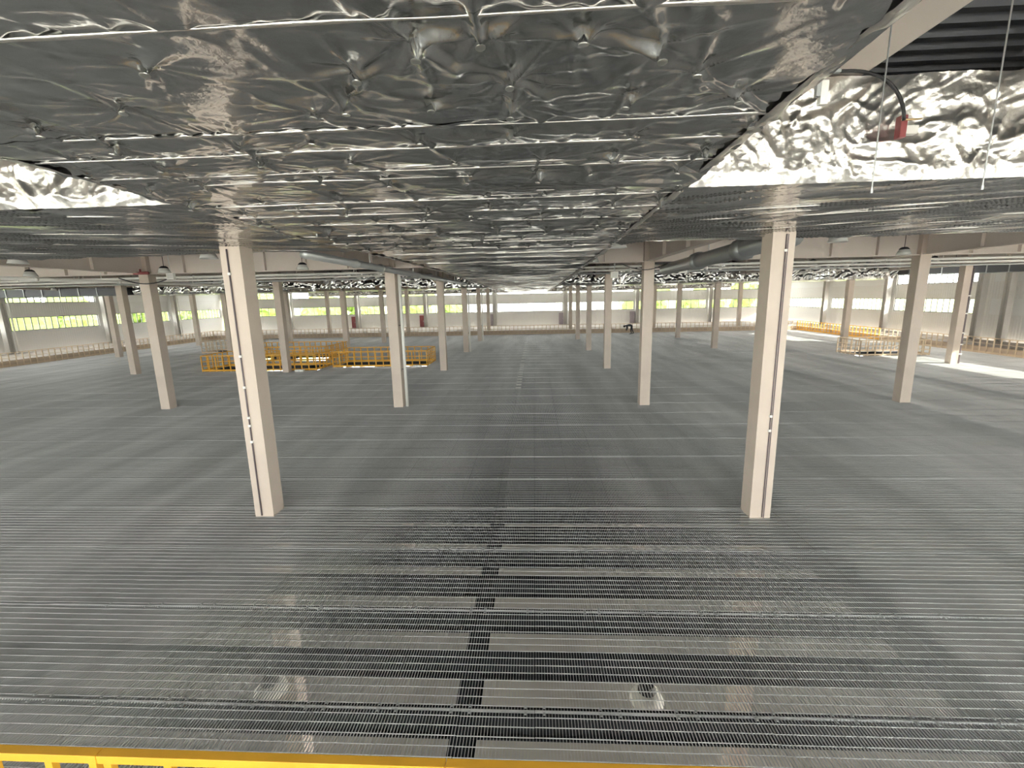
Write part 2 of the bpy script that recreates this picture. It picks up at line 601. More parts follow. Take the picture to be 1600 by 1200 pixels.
# front conduits on the two nearest columns with their white saddles
def conduit(e, x, r, zs):
    MB().tube([(x, -cw - r, .02), (x, -cw - r, 4.8)], r, 8).build('conduit', 'conduit', e, True)
    for z in zs:
        MB().box(x - .022, x + .022, -cw - 2 * r - .004, -cw, z - .02, z + .02).build('saddle', 'white', e)
conduit(col_things[(0, 1)], -.045, .014, (4.4, 3.0, 2.45, 1.9, 1.75, 1.45))
conduit(col_things[(1, 1)], .03, .010, (4.55, 1.85, 1.6))
MB().box(.055, .068, -cw - .01, -cw, 0, 4.8).build('edge_strip', 'conduit', col_things[(1, 1)])
# white rain pipes standing beside some columns
for (i, j), dx in {(0, 2): .30, (0, 4): .30, (0, 5): .30}.items():
    e = empty('rain_pipe', (COLX(i) + dx, ROWY(j) - .05, 0))
    tag(e, 'white vertical rain pipe beside the %s column left of the girder' % {2: 'second row', 4: 'fourth row', 5: 'fifth row'}[j], 'pipe', 'white rain pipes beside columns')
    MB().tube([(0, 0, 0), (0, 0, 4.42 if j == 4 else 4.85)], .055, 10).build('pipe', 'white', e, True)
    for z in (1.4, 3.0):
        MB().box(-.20, .03, -.02, .02, z - .02, z + .02).build('bracket', 'conduit', e)
e = empty('drain_pipe', (COLX(3) + .33, ROWY(3), 0))
tag(e, 'dark vertical drain pipe with white brackets beside a right-hand column', 'pipe')
MB().tube([(0, 0, 0), (0, 0, 4.9)], .07, 10).build('pipe', 'conduit', e, True)
for z in (.5, 1.0, 1.6, 2.6, 3.5):
    MB().box(-.19, .08, -.08, -.06, z - .03, z + .03).build('bracket', 'white', e)

# ------------------------------------------------------------------ railings
RH = .95
postm = MB().box(-.025, .025, -.025, .025, 0, RH - .05).mesh('post')
postm.materials.append(M['yellow'])
postt = postm.copy(); postt.materials.clear(); postt.materials.append(M['tan'])
POSTS = {'yellow': postm, 'tan': postt}

def rail_side(e, p0, p1, z=0., step=.43, skip_first=False, m='yellow'):
    p0, p1 = Vector((*p0, z)), Vector((*p1, z))
    L = (p1 - p0).length
    n = max(1, round(L / step))
    ang = math.atan2(p1.y - p0.y, p1.x - p0.x)
    for k in range(1 if skip_first else 0, n + 1):
        p = p0.lerp(p1, k / n)
        place('post', POSTS[m], None, e, loc=p, rot=(0, 0, ang))
    def bar(nm, z0, z1, w):
        place(nm, MB().box(0, L, -w, w, z0, z1).mesh(nm), m, e, loc=p0, rot=(0, 0, ang))
    bar('top_rail', RH - .05, RH, .028)
    bar('mid_rail', .58, .61, .015)
    bar('mid_rail', .31, .34, .015)
    bar('toe_board', .02, .12, .006)

def railing(name, label, pts, closed=False, z=0., m='yellow'):
    e = empty(name)
    tag(e, label, 'railing')
    q = list(pts) + ([pts[0]] if closed else [])
    for k in range(len(q) - 1):
        rail_side(e, q[k], q[k + 1], z, skip_first=k > 0, m=m)
    return e

railing('guard_railing', 'long haze-paled tan guard railing along the left edge of the grating', [(RAIL_L, 8), (RAIL_L, RAIL_F)], m='tan')
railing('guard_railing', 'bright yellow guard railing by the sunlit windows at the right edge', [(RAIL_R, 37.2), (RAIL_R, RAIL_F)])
railing('guard_railing', 'haze-paled tan guard railing by the blank white panel at the right edge', [(RAIL_R, 8), (RAIL_R, 37.1)], m='tan')
railing('guard_railing', 'long haze-paled tan guard railing across the far end of the grating', [(RAIL_L + .05, RAIL_F + .04), (RAIL_R - .05, RAIL_F + .04)], m='tan')
for k, lab in {'A': 'yellow railing round the floor opening nearest the left column rows', 'B': 'yellow railing round the middle opening, behind two others on the left',
               'C': 'yellow railing round the opening beside the column with white pipe', 'D': 'haze-paled tan railing round the farthest small opening on the left',
               'E': 'haze-paled tan railing round the single opening on the right'}.items():
    x0, x1, y0, y1 = HOLES[k]
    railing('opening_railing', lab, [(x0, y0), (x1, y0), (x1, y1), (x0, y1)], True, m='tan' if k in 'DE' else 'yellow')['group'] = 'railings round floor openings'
# near railing at the bottom edge of the picture
e = empty('near_railing')
tag(e, 'bright yellow square-tube railing at the bottom edge in the foreground', 'railing')
NY = 2.28
for nm, z0, z1 in (('top_rail', 1.05, 1.11),):
    for x0, x1 in ((-5.6, -2.82), (-2.815, -.58), (-.575, 2.5)):
        MB().box(x0, x1, NY - .03, NY + .03, z0, z1).build(nm, 'yellow', e, bevel=.004)
np_ = MB().box(-.025, .025, -.02, .02, 0, 1.05).mesh('post'); np_.materials.append(M['yellow'])
for k in range(-7, 13):
    place('post', np_, None, e, loc=(-2.76 + .4 * k, NY, 0))
place('post', np_, None, e, loc=(-2.86, NY, 0))
MB().box(-5.6, 2.5, NY - .015, NY + .015, .62, .66).build('mid_rail', 'yellow', e)
MB().box(-5.6, 2.5, NY - .015, NY + .015, .30, .34).build('mid_rail', 'yellow', e)
MB().box(-5.6, 2.5, NY - .006, NY + .006, .02, .12).build('toe_board', 'yellow', e)

# ------------------------------------------------------------------ foil wrapped ducts
NOISE_TABLES = {}
class Noise2:
    def __init__(self, seed):
        if seed not in NOISE_TABLES:
            NOISE_TABLES[seed] = np.random.RandomState(seed).rand(256, 256)
        self.g = NOISE_TABLES[seed]
    def __call__(self, x, y):
        xi, yi = np.floor(x).astype(int), np.floor(y).astype(int)
        fx, fy = x - xi, y - yi
        fx, fy = fx * fx * (3 - 2 * fx), fy * fy * (3 - 2 * fy)
        g = self.g
        a, b = g[xi % 256, yi % 256], g[(xi + 1) % 256, yi % 256]
        c, d = g[xi % 256, (yi + 1) % 256], g[(xi + 1) % 256, (yi + 1) % 256]
        return (a * (1 - fx) + b * fx) * (1 - fy) + (c * (1 - fx) + d * fx) * fy

def ridged(n, x, y, p=2.):
    return (1 - np.abs(2 * n(x, y) - 1)) ** p

def grid_obj(name, P, m, parent, smooth=True):
    """P: (nv, nu, 3) array of points"""
    nv, nu = P.shape[:2]
    me = bpy.data.meshes.new(name)
    me.vertices.add(nv * nu)
    me.vertices.foreach_set('co', P.reshape(-1).astype(np.float32))
    i = np.arange(nv * nu).reshape(nv, nu)
    q = np.stack([i[:-1, :-1], i[:-1, 1:], i[1:, 1:], i[1:, :-1]], -1).reshape(-1, 4)
    nf = len(q)
    me.loops.add(nf * 4)
    me.loops.foreach_set('vertex_index', q.reshape(-1).astype(np.int32))
    me.polygons.add(nf)
    me.polygons.foreach_set('loop_start', np.arange(0, nf * 4, 4, dtype=np.int32))
    me.polygons.foreach_set('loop_total', np.full(nf, 4, np.int32))
    if smooth:
        me.polygons.foreach_set('use_smooth', np.ones(nf, bool))
    me.update()
    me.materials.append(M[m])
    o = bpy.data.objects.new(name, me)
    COL.objects.link(o)
    if parent: o.parent = parent
    return o

def zc(y):
    """height of the foil underside along the hall"""
    return H + np.interp(y, [-10, 5, 9, 30, 56, 60], [.95, .94, .90, .62, .54, .53])

def stars(U, V, pins, amp, reach, seed, w=.011):
    """folds radiating from each fixing pin"""
    h = np.zeros_like(U)
    du, dv = abs(U[0, 1] - U[0, 0]), abs(V[1, 0] - V[0, 0])
    ww = max(w, 1.1 * max(du, dv))
    for pu, pv in pins:
        rs = np.random.RandomState((int(abs(pu) * 977) + int(abs(pv) * 3571) + seed) % 100000)
        R = reach * 4
        msk = (np.abs(U - pu) < R) & (np.abs(V - pv) < R)
        if not msk.any(): continue
        dx, dy = (U - pu)[msk], (V - pv)[msk]
        r = np.hypot(dx, dy)
        a = amp * (.4 + .9 * rs.rand())
        hh = 1.1 * a * np.exp(-r / (reach * .55))
        for k in range(rs.randint(9, 16)):
            t = rs.rand() * 6.283
            bend = rs.uniform(-.6, .6)
            al = np.cos(t) * dx + np.sin(t) * dy
            pe = -np.sin(t) * dx + np.cos(t) * dy + bend * al * np.abs(al)
            L = reach * rs.uniform(.5, 1.6)
            wk = ww * (.8 + .9 * np.clip(al / L, 0, 2)) * rs.uniform(.7, 1.3)
            hh -= a * rs.uniform(.25, .8) * np.exp(-(pe / wk) ** 2) * np.exp(-np.clip(al, 0, None) / L) * np.clip(al / .02, 0, 1)
        h[msk] += hh * np.clip((R - r) / (R * .3), 0, 1)
    return h

def under_sheet(parent, x0, x1, y0, y1, res, seed, pins=(), streak=1., fine=1., zoff=0., diag=0., edges=None, nseed=None):
    """one sheet of foil on an underside; bulges downwards between its fixings"""
    nu, nv = max(4, int((x1 - x0) / res[0])), max(4, int((y1 - y0) / res[1]))
    u = np.linspace(x0, x1, nu)
    v = np.linspace(y0 - .03, y1 + .03, nv)
    U, V = np.meshgrid(u, v)
    t = (V - y0) / (y1 - y0)
    base = 7 if nseed is None else nseed
    n1, n2, n3 = Noise2(base), Noise2(base + 71), Noise2(base + 203)
    rs = np.random.RandomState(seed)
    Z = zc(V) + zoff + rs.uniform(-.0015, .0015)
    Z -= .020 * np.sin(np.pi * np.clip(t, 0, 1)) * (.4 + n1(U * .9, V * .9))
    W = V + diag * U
    wob = .12 * n2(U * 1.3, V * 1.3)
    Z -= streak * .020 * ridged(n2, U * .45 + 9, (W + wob) * 3.2, 9) * n1(U * .8 + 30, V * .8)
    Z -= streak * .009 * ridged(n3, U * .9, (W + wob) * 8, 9) * n1(U * 1.1 + 60, V * 1.1) * 1.6
    Z += fine * .005 * ridged(n1, U * 2.2 + V * 2.4 + 5, V * 3.4 - U * 1.7, 12)
    Z -= fine * .005 * ridged(n2, U * 1.6 - V * 3.1 + 15, V * 2.4 + U * 1.3, 12)
    Z -= fine * .0022 * ridged(n3, U * 5 + V * 3, V * 9 - U * 2, 6)
    # tight gathers near the taped seams
    ed = np.exp(-np.clip(t, 0, 1) * 9) + np.exp(-(1 - np.clip(t, 0, 1)) * 9)
    Z -= .010 * ed * ridged(n3, U * 7, V * 1.5, 2)
    if len(pins):
        Z += stars(U, V, pins, .035, .22, 5)
    mine = [p for p in pins if y0 <= p[1] < y1 and x0 < p[0] < x1] if edges is not None else []
    for pu, pv in mine:
        a, b = int(np.argmin(np.abs(v - pv))), int(np.argmin(np.abs(u - pu)))
        sl = Z[max(0, a - 2):a + 3, max(0, b - 2):b + 3]
        q = (pu - x0) / (x1 - x0)
        wx = float(edges[0](pv) * (1 - q) + edges[1](pv) * q)
        place('pin_washer', washer_me, None, parent, loc=(wx, pv, float(sl.min()) - .003), rot=(rs.uniform(-.15, .15), rs.uniform(-.15, .15), 0))
    if edges is not None:
        s_ = (U - x0) / (x1 - x0)
        U = edges[0](V) * (1 - s_) + edges[1](V) * s_
    return grid_obj('foil_sheet', np.stack([U, V, Z], -1), 'foil', parent)

def seam_roll(parent, y, seed, res, r=.007, x0=None, x1=None):
    x0 = float(xl(y)) if x0 is None else x0
    x1 = float(xr(y)) if x1 is None else x1
    n = max(6, int((x1 - x0) / res))
    u = np.linspace(x0, x1, n)
    nz, nq = Noise2(seed), Noise2(seed + 3)
    yc = y + .012 * (nz(u * .8, u * 0 + 2.) - .5) + .006 * (nq(u * 3, u * 0) - .5)
    zz = zc(y) - .010 + .010 * (nq(u * 1.4, u * 0 + 9) - .5)
    rad = r * (.35 + 1.3 * nq(u * 2.5, u * 0 + 4))
    th = np.linspace(-1.9, 1.9, 9)
    P = np.stack([np.repeat(u[None], 9, 0), yc[None] + rad[None] * np.sin(th)[:, None] * 1.5, zz[None] - rad[None] * np.cos(th)[:, None]], -1)
    return grid_obj('seam_roll', P, 'foilc', parent)

washer_me = MB().lathe([(0.001, -.003), (.014, -.003), (.020, -.001), (.020, .002), (.001, .003)], 12).mesh('pin_washer')
washer_me.materials.append(M['washer'])

SXL, SXR = -3.45, 1.32
def xl(y): return np.interp(y, [-10, 4.5, 7, 9, 14, 55], [-3.30, -3.30, -3.40, -3.1, -2.75, -2.65])
def xr(y): return np.interp(y, [-10, 2, 5, 10, 55], [1.24, 1.24, 1.34, 1.40, 1.36])
strip_e = empty('foil_duct', (0, 0, 0))
tag(strip_e, 'wide flat silver foil wrapped duct running overhead along the hall', 'duct')
known = [(-1.16, 2.48), (-.13, 2.45), (-.11, 2.19), (-.76, 2.07), (-.92, 2.32), (-.52, 2.40), (.51, 1.97), (.44, 2.41), (.71, 2.17),
         (-.45, 1.87), (-.2, 1.88), (-2.04, 2.31), (.19, 1.88), (-1.6, 1.95), (-2.6, 2.1), (1.0, 2.45), (-2.7, 2.5)]
seams = [-9.0, -6, -3, -1, .55, 1.72, 2.70, 3.05, 3.52, 4.58, 5.18, 5.78, 6.7, 7.55, 8.5]
while seams[-1] < 55: seams.append(seams[-1] + 1.0)
rs = np.random.RandomState(3)
all_pins = []
for y0, y1 in zip(seams[:-1], seams[1:]):
    if abs(y0 - 1.72) < .01:
        all_pins += known
    elif 0 < y0 and y1 < 9:
        nrow = 1 if y1 - y0 < .7 else 2
        for rr in range(nrow):
            for x in np.arange(SXL + .3, SXR - .1, .62):
                all_pins.append((x + rs.uniform(-.2, .2), y0 + (y1 - y0) * (rr + .5) / nrow + rs.uniform(-.1, .1)))
for k in range(len(seams) - 1):
    y0, y1 = seams[k], seams[k + 1]
    if y1 < 0: res = (.08, .08)
    elif y1 < 6: res = (.015, .010)
    elif y1 < 9: res = (.025, .015)
    elif y1 < 18: res = (.07, .03)
    else: res = (.15, .06)
    pins = [p for p in all_pins if y0 - 1 < p[1] < y1 + 1] if y1 < 9 else []
    big = .3 if y1 < 2.8 else .8
    under_sheet(strip_e, SXL, SXR, y0, y1, res, 100 + k, pins if y1 < 9 else (), streak=big if y1 < 9 else 1.3, fine=.7, edges=(lambda v: xl(v) - .05, lambda v: xr(v) + .05))
    if 0 < y0 < 30:
        seam_roll(strip_e, y0, 700 + k, .02 if y0 < 9 else .1, .0065 if y0 < 9 else .010)

def fold_roll(parent, xa, ya, xb, yb, seed, res, r, zoff=0.):
    n = max(6, int(math.hypot(xb - xa, yb - ya) / res))
    t = np.linspace(0, 1, n)
    nq = Noise2(seed)
    u = xa + (xb - xa) * t
    yc = ya + (yb - ya) * t + .05 * (nq(u * 1.2, u * 0 + 2.) - .5)
    zz = zc(yc) + zoff - .016 + .008 * (nq(u * 1.7, u * 0 + 9) - .5)
    rad = r * (.3 + 1.3 * nq(u * 2.5, u * 0 + 4)) * np.clip(np.minimum(t, 1 - t) * 8, .05, 1)
    th = np.linspace(-1.9, 1.9, 7)
    P = np.stack([np.repeat(u[None], 7, 0), yc[None] + rad[None] * np.sin(th)[:, None] * 1.5, zz[None] - rad[None] * np.cos(th)[:, None]], -1)
    return grid_obj('foil_fold', P, 'foilc', parent)

def crumple_side(parent, name, axis, c, a0, a1, z0, z1, res, seed, out, amp=1., zfun=None, pins=True, m='foilc'):
    """vertical crumpled foil face. axis 'y': plane Y=c running along X; axis 'x': plane X=c running along Y"""
    nu, nv = max(4, int((a1 - a0) / res)), max(4, int((z1 - z0) / res))
    U, V = np.meshgrid(np.linspace(a0, a1, nu), np.linspace(0, 1, nv))
    zb = z0 if zfun is None else zfun(U)
    Zc = zb + V * (z1 - zb)
    n1, n2, n3 = Noise2(seed), Noise2(seed + 17), Noise2(seed + 29)
    wu, wv = n3(U * 1.7, Zc * 1.7) * .8, n3(U * 1.7 + 40, Zc * 1.7) * .8
    d = .05 * n1(U * 1.1, Zc * 1.1) + .03 * ridged(n2, (U + wu) * 2.6, (Zc + wv) * 2.2, 4)
    d += .022 * ridged(n3, (U + wv) * 4, (Zc + wu) * 3.5, 6) + .012 * ridged(n1, (U + wu) * 9, (Zc + wv) * 6, 6) + .006 * ridged(n2, (U + wv) * 19, (Zc + wu) * 14, 3)
    if pins:
        rr = np.random.RandomState(seed)
        ps = [(x + rr.uniform(-.15, .15), z0 + (z1 - z0) * rr.uniform(.25, .85)) for x in np.arange(-24, 21, .55)]
        ps = [q for q in ps if a0 - .6 < q[0] < a1 + .6]
        d -= stars(U, Zc, ps, .05, .16, seed + 3)
    low = np.exp(-V * (z1 - z0) / .10)
    d += .045 * low * ridged(n2, U * 11, Zc * 1.5, 3)
    d = amp * d * np.clip(.35 + V * 5, 0, 1)
    D = (c(U) if callable(c) else c) + out * d
    P = np.stack([U, D, Zc], -1) if axis == 'y' else np.stack([D, U, Zc], -1)
    return grid_obj(name, P, m, parent)

def edge_fold(parent, x, y0, y1, seed, side, res=.03, w=.10):
    """ragged rolled fold of foil and tape along a duct edge"""
    n = max(8, int((y1 - y0) / res))
    U, V = np.meshgrid(np.linspace(y0, y1, n), np.linspace(0, 1, 9))
    n1, n2 = Noise2(seed), Noise2(seed + 9)
    th = V * math.pi * 1.2
    rad = w * (.35 + .5 * n1(U * 2.5, V * 2) + .5 * ridged(n2, U * 7, V * 3, 2)) * .6
    X = x(U) + side * np.sin(th) * rad
    Z = zc(U) + .03 - rad * (1 - np.cos(th)) * .35 - .02
    return grid_obj('edge_fold', np.stack([X, U, Z], -1), 'foilc', parent)

for xe, sd_ in ((xl, -1), (xr, 1)):
    edge_fold(strip_e, xe, .4, 9, 300 + sd_, sd_, .012, .09)
    edge_fold(strip_e, xe, 9, 55, 320 + sd_, sd_, .05, .13)
    crumple_side(strip_e, 'foil_side', 'x', xe, -9, 55, H + .5, 5.72, .12, 400 + sd_, sd_, .4, zfun=lambda u: zc(u) + .01, pins=False)
rf = random.Random(17)
for k in range(60):
    y = 3.2 * (45 / 3.2) ** rf.random()
    x0, x1 = float(xl(y)), float(xr(y))
    L = rf.uniform(.5, 2.6)
    a = rf.uniform(x0, x1 - L)
    fold_roll(strip_e, a, y, a + L, y + rf.uniform(-.1, .1), 5000 + k, .03 if y < 9 else .12, .005 if y < 9 else .004 + y * .00045)
MB().box(-2.6, SXR - .1, -9, 55, 5.70, 5.72).build('duct_top', 'foil', strip_e)

def band(name, label, y0, y1, xa, xb, near, seed):
    e = tag(empty(name), label, 'duct', 'silver foil wrapped ducts across the hall')
    zoff = .035
    segs = []
    x = xa
    while x < xb - .1:
        segs.append((x, min(x + (1.9 if near else 6.), xb)))
        x = segs[-1][1]
    for k, (s0, s1) in enumerate(segs):
        close = near and -14 < s0 < 12
        cx = 1 if s0 > 0 else -1
        if near:
            for q in range(3):
                a, b = y0 + (y1 - y0) * q / 3, y0 + (y1 - y0) * (q + 1) / 3
                under_sheet(e, s0 - .02, s1 + .02, a, b, (.02, .015) if close else (.2, .15), seed + k * 7 + q, streak=2.2, fine=.7, zoff=zoff, diag=.35 * cx, nseed=seed)
        else:
            under_sheet(e, s0, s1, y0, y1, (.2, .12), seed + k, streak=1.5, zoff=zoff, nseed=seed)
        crumple_side(e, 'foil_face', 'y', y0, s0 - .02, s1 + .02, float(zc(y0)) + .03, 5.75, (.016 if close else (.10 if near else .045)), seed + 50, -1, 1. if near else 2.6, pins=near, m='foilc' if near else 'foil')
    rf = random.Random(seed)
    if near:
        for k in range(64):
            sg = 1 if k % 2 else -1
            xs = (1.5 if sg > 0 else -3.6) + sg * rf.uniform(0, 8)
            L = rf.uniform(.7, 3.2)
            ys = rf.uniform(y0 + .1, y1 - .05)
            ye = min(y1 - .03, max(y0 + .06, ys - L * rf.uniform(.05, .4)))
            fold_roll(e, xs, ys, xs + sg * L, ye, 6000 + k, .03, rf.uniform(.004, .009), zoff)
    MB().box(xa, xb, y0 + .1, y1 - .05, 5.68, 5.70).build('duct_top', 'foil', e)
    crumple_side(e, 'foil_face', 'y', y1, xa, xb, float(zc(y1)) + .03, 5.7, .2, seed + 90, 1, .6, pins=False)
    return e
band('foil_duct', 'silver foil wrapped duct crossing overhead at the nearest columns', 4.6, 8.6, -24, 21, True, 1000)
band('foil_duct', 'crumpled silver foil duct crossing at the fourth column row', 30.1, 34.1, -27, 22.5, False, 2000)
band('foil_duct', 'farthest silver foil duct crossing before the end wall', 54.2, 57.5, -27, 22.5, False, 3000)

# ------------------------------------------------------------------ overhead pipes, ducts, trays
def pipe(name, label, pts, r, m='pipe', couplings=(), seg=10, group=None, hangers=None):
    e = empty(name)
    tag(e, label, 'pipe', group)
    MB().tube(pts, r, seg).build('pipe', m, e, True)
    p0, p1 = Vector(pts[0]), Vector(pts[-1])
    for t in couplings:
        c = p0.lerp(p1, t)
        d = (p1 - p0).normalized() * r * .9
        MB().tube([c - d, c + d], r * 1.3, seg).build('coupling', m, e, True)
    for t in hangers or ():
        c = p0.lerp(p1, t)
        MB().tube([c, (c.x, c.y, DECK)], .012, 5).build('hanger', m, e)
    return e

pipe('round_pipe', 'grey round steel pipe running lengthwise past the left columns', [(-4.35, 8.7, 4.80), (-4.35, 29.6, 4.80)], .085, 'pipe', [.12, .21, .42, .66], hangers=[.17, .38, .57, .8])
pipe('round_duct', 'thick grey spiral duct running lengthwise beside the right column', [(4.7, 8.8, 4.90), (4.7, 17.0, 4.77)], .19, 'duct', [.25, .6], 14, hangers=[.1, .5])
for x0, x1, z0, z1, lab in ((-40.3, -27.3, 4.60, 5.10, 'dark rectangular duct under the roof by the left wall'), (22.9, 30.2, 4.80, 5.35, 'dark rectangular duct under the roof by the right wall')):
    e = tag(empty('flat_duct', ((x0 + x1) / 2, 30.4, z0)), lab, 'duct')
    w = (x1 - x0) / 2
    MB().box(-w, w, -.7, .7, 0, z1 - z0).build('casing', 'deckfoil', e)
    fl = MB().box(-.02, .02, -.74, .74, -.04, z1 - z0 + .04).mesh('flange'); fl.materials.append(M['pipe'])
    for k in range(int(2 * w / 1.3)):
        place('flange', fl, None, e, loc=(-w + .6 + 1.3 * k, 0, 0))
    for sx in (-w + 1.5, w - 1.5):
        MB().tube([(sx, 0, z1 - z0), (sx, 0, DECK - z0)], .012, 5).build('hanger', 'pipe', e)
pipe('round_pipe', 'pale round pipe running lengthwise below the far left beam', [(-14.5, 8.7, 4.72), (-14.5, 29.5, 4.72)], .055, 'white', [.1, .2, .33, .6], hangers=[.12, .3, .5])
lat = [(17.3, 4.93, .045, 'upper pale pipe across the hall behind the second column row'), (17.5, 4.82, .036, 'lower pale pipe across the hall behind the second column row'),
       (20.5, 4.97, .045, 'grey pipe across the hall between second and third column rows'), (22.0, 4.92, .04, 'thin grey pipe across the hall before the third column row'),
       ]
for y, z, r, lab in lat:
    for sgn, x0, x1 in ((-1, -33, -4.5), (1, SXR + .1, 26)):
        pipe('cross_pipe', lab + (', left part' if sgn < 0 else ', right part'), [(x0, y, z), (x1, y, z)], r, 'white' if y < 18 else 'pipe', [.2, .45, .7], 8, 'pipes across the hall', hangers=[.12, .32, .53, .74, .92])
for y, z, x0, x1, lab in ((19.2, 4.98, -33, -5.6, 'grey cable tray across the bays left of the columns'),):
    e = tag(empty('cable_tray', (0, y, z)), lab, 'cable tray')
    MB().box(x0, x1, -.15, -.14, 0, .1).build('side_rail', 'pipe', e)
    MB().box(x0, x1, .14, .15, 0, .1).build('side_rail', 'pipe', e)
    rg = MB().box(-.012, .012, -.14, .14, 0, .015).mesh('rung'); rg.materials.append(M['pipe'])
    for k in range(int((x1 - x0) / .6)):
        place('rung', rg, None, e, loc=(x0 + .3 + .6 * k, 0, 0))

# ------------------------------------------------------------------ high-bay lamps
def make_lamp(zrod):
    e = empty('high_bay_lamp')
    MB().tube([(0, 0, .12), (0, 0, zrod)], .008, 5).build('rod', 'black', e)
    MB().lathe([(.001, .16), (.06, .155), (.10, .13), (.125, .10), (.125, .085), (.001, .085)], 14).build('housing', 'black', e)
    MB().lathe([(.115, .09), (.15, .03), (.185, -.06), (.178, -.06), (.14, .03), (.09, .08)], 16).build('lamp_shade', 'shade', e, True)
    return e
proto = make_lamp(DECK + .055 - 4.95)
ly = [10.05, 14.2, 18.6, 22.9, 27.2, 37.0, 41.3, 45.5]
lx = [-2.7 + 4.48 * k for k in range(-6, 7)]
first = True
for a, y in enumerate(ly):
    left = [x for x in lx if x < SXL - .2][::-1]
    rightx = [x for x in lx if x > SXR + .2]
    for sgn, arr in (('left', left), ('right', rightx)):
        for b, x in enumerate(arr):
            if abs(x - 4.7) < .3: x += .4
            o = proto if first else dup(proto, (0, 0, 0))
            first = False
            o.location = (x, y, 4.95)
            tag(o, 'pendant high-bay lamp, %s lamp row, %s %s of the lengthwise foil duct' % (ORD[a], ORD1[b], sgn), 'lamp', 'high-bay lamps under the roof')
# lamps of the ground floor seen through the grating
for x, y, sgn in ((1.33, 4.85, 'right'), (-3.45, 4.85, 'left')):
    e = tag(empty('dish_lamp', (x, y, -.95)), 'white dish lamp under the grating, %s of the middle girder' % sgn, 'lamp', 'lamps under the grating')
    MB().tube([(0, 0, .1), (0, 0, .6)], .01, 5).build('rod', 'black', e)
    MB().lathe([(.001, .17), (.08, .16), (.11, .10), (.11, .06)], 14).build('housing', 'black', e)
    MB().lathe([(.10, .08), (.16, .05), (.21, -.06), (.20, -.06), (.15, .03), (.09, .06)], 18).build('lamp_shade', 'white', e, True)

# ------------------------------------------------------------------ small overhead fittings
def hanger_rod(x, y, lab):
    e = tag(empty('hanger_rod', (x, y, 0)), lab, 'rod', 'threaded rods by the duct')
    MB().tube([(0, 0, 4.62), (0, 0, DECK)], .005, 6).build('rod', 'pipe', e)
    MB().tube([(0, 0, 4.60), (0, 0, 4.63)], .009, 6).build('nut', 'pipe', e)
hanger_rod(2.44, 3.6, 'thin hanging threaded rod left of the red alarm box')
hanger_rod(3.20, 3.6, 'thin hanging threaded rod right of the red alarm box')
e = tag(empty('alarm_box', (3.2, 4.42, 5.30)), 'small red box with brass pipe and white module on the foil face', 'box')
MB().box(-.04, .015, -.02, .05, -.10, .08).build('red_body', 'red', e, bevel=.006)
MB().box(.015, .12, -.01, .05, -.07, .0).build('white_module', 'white', e, bevel=.004)
MB().tube([(-.06, -.05, .03), (.10, -.05, .03)], .008, 8).build('brass_pipe', 'brass', e, True)
e = tag(empty('flexible_hose'), 'black flexible hose arching down to the red alarm box', 'hose')
pts = []
for k in range(16):
    t = k / 15
    pts.append((2.55 + .60 * (1 - (1 - t) ** 1.6), 4.36, 5.72 + .01 * math.sin(t * 3) - .40 * t ** 2.2))
MB().tube(pts, .014, 8).build('hose', 'black', e, True)
e = tag(empty('support_bracket', (1.45, 2.6, 4.9)), 'white strut bracket at the edge of the lengthwise duct', 'bracket')
MB().box(-.02, .09, -.012, .012, .085, .10).box(-.02, .0, -.012, .012, -.02, .10).build('strut', 'pipe', e)
MB().box(.0, .035, -.015, .015, -.06, .05).build('plate', 'white', e)
for x, y, z, lab in ((-14.85, 17.0, 4.58, 'white junction box under the pipes at the far left column'), (-12.6, 15.6, 4.86, 'white junction box on the pipe right of the left column'),
                     (2.9, 17.0, 4.62, 'white hanging box left of the second row right column'), (5.2, 16.6, 4.72, 'white hanging box below the thick grey duct')):
    e = tag(empty('junction_box', (x, y, z)), lab, 'box', 'white boxes under the pipes')
    MB().box(-.13, .13, -.06, .06, -.10, .12).build('case', 'white', e, bevel=.01)
    MB().box(-.10, .10, -.065, -.06, -.07, .09).build('lid', 'shade', e)
    MB().tube([(0, 0, .12), (0, 0, DECK - z)], .012, 6).build('stem', 'pipe', e)
e = tag(empty('loose_cable'), 'dark cable drooping between boxes at the left column top', 'cable')
pts = [(-14.6 + 2.0 * k / 14, 15.7, 4.86 - .22 * math.sin(math.pi * k / 14)) for k in range(15)]
MB().tube(pts, .02, 6).build('cable', 'black', e, True)
e = tag(empty('loose_cable'), 'dark cable drooping in front of the second row right column', 'cable')
pts = [(2.95 + 1.5 * k / 14, 15.8, 4.92 - .20 * math.sin(math.pi * k / 14)) for k in range(15)]
MB().tube(pts, .014, 6).build('cable', 'black', e, True)
e = tag(empty('sprinkler_valve', (-13.9, 15.85, 5.02)), 'small red sprinkler valve on the left column top', 'valve')
MB().tube([(-.25, 0, 0), (.3, 0, 0)], .05, 8).build('body', 'red', e, True)
MB().tube([(0, 0, .03), (0, 0, .14)], .03, 8).build('handle', 'red', e, True)

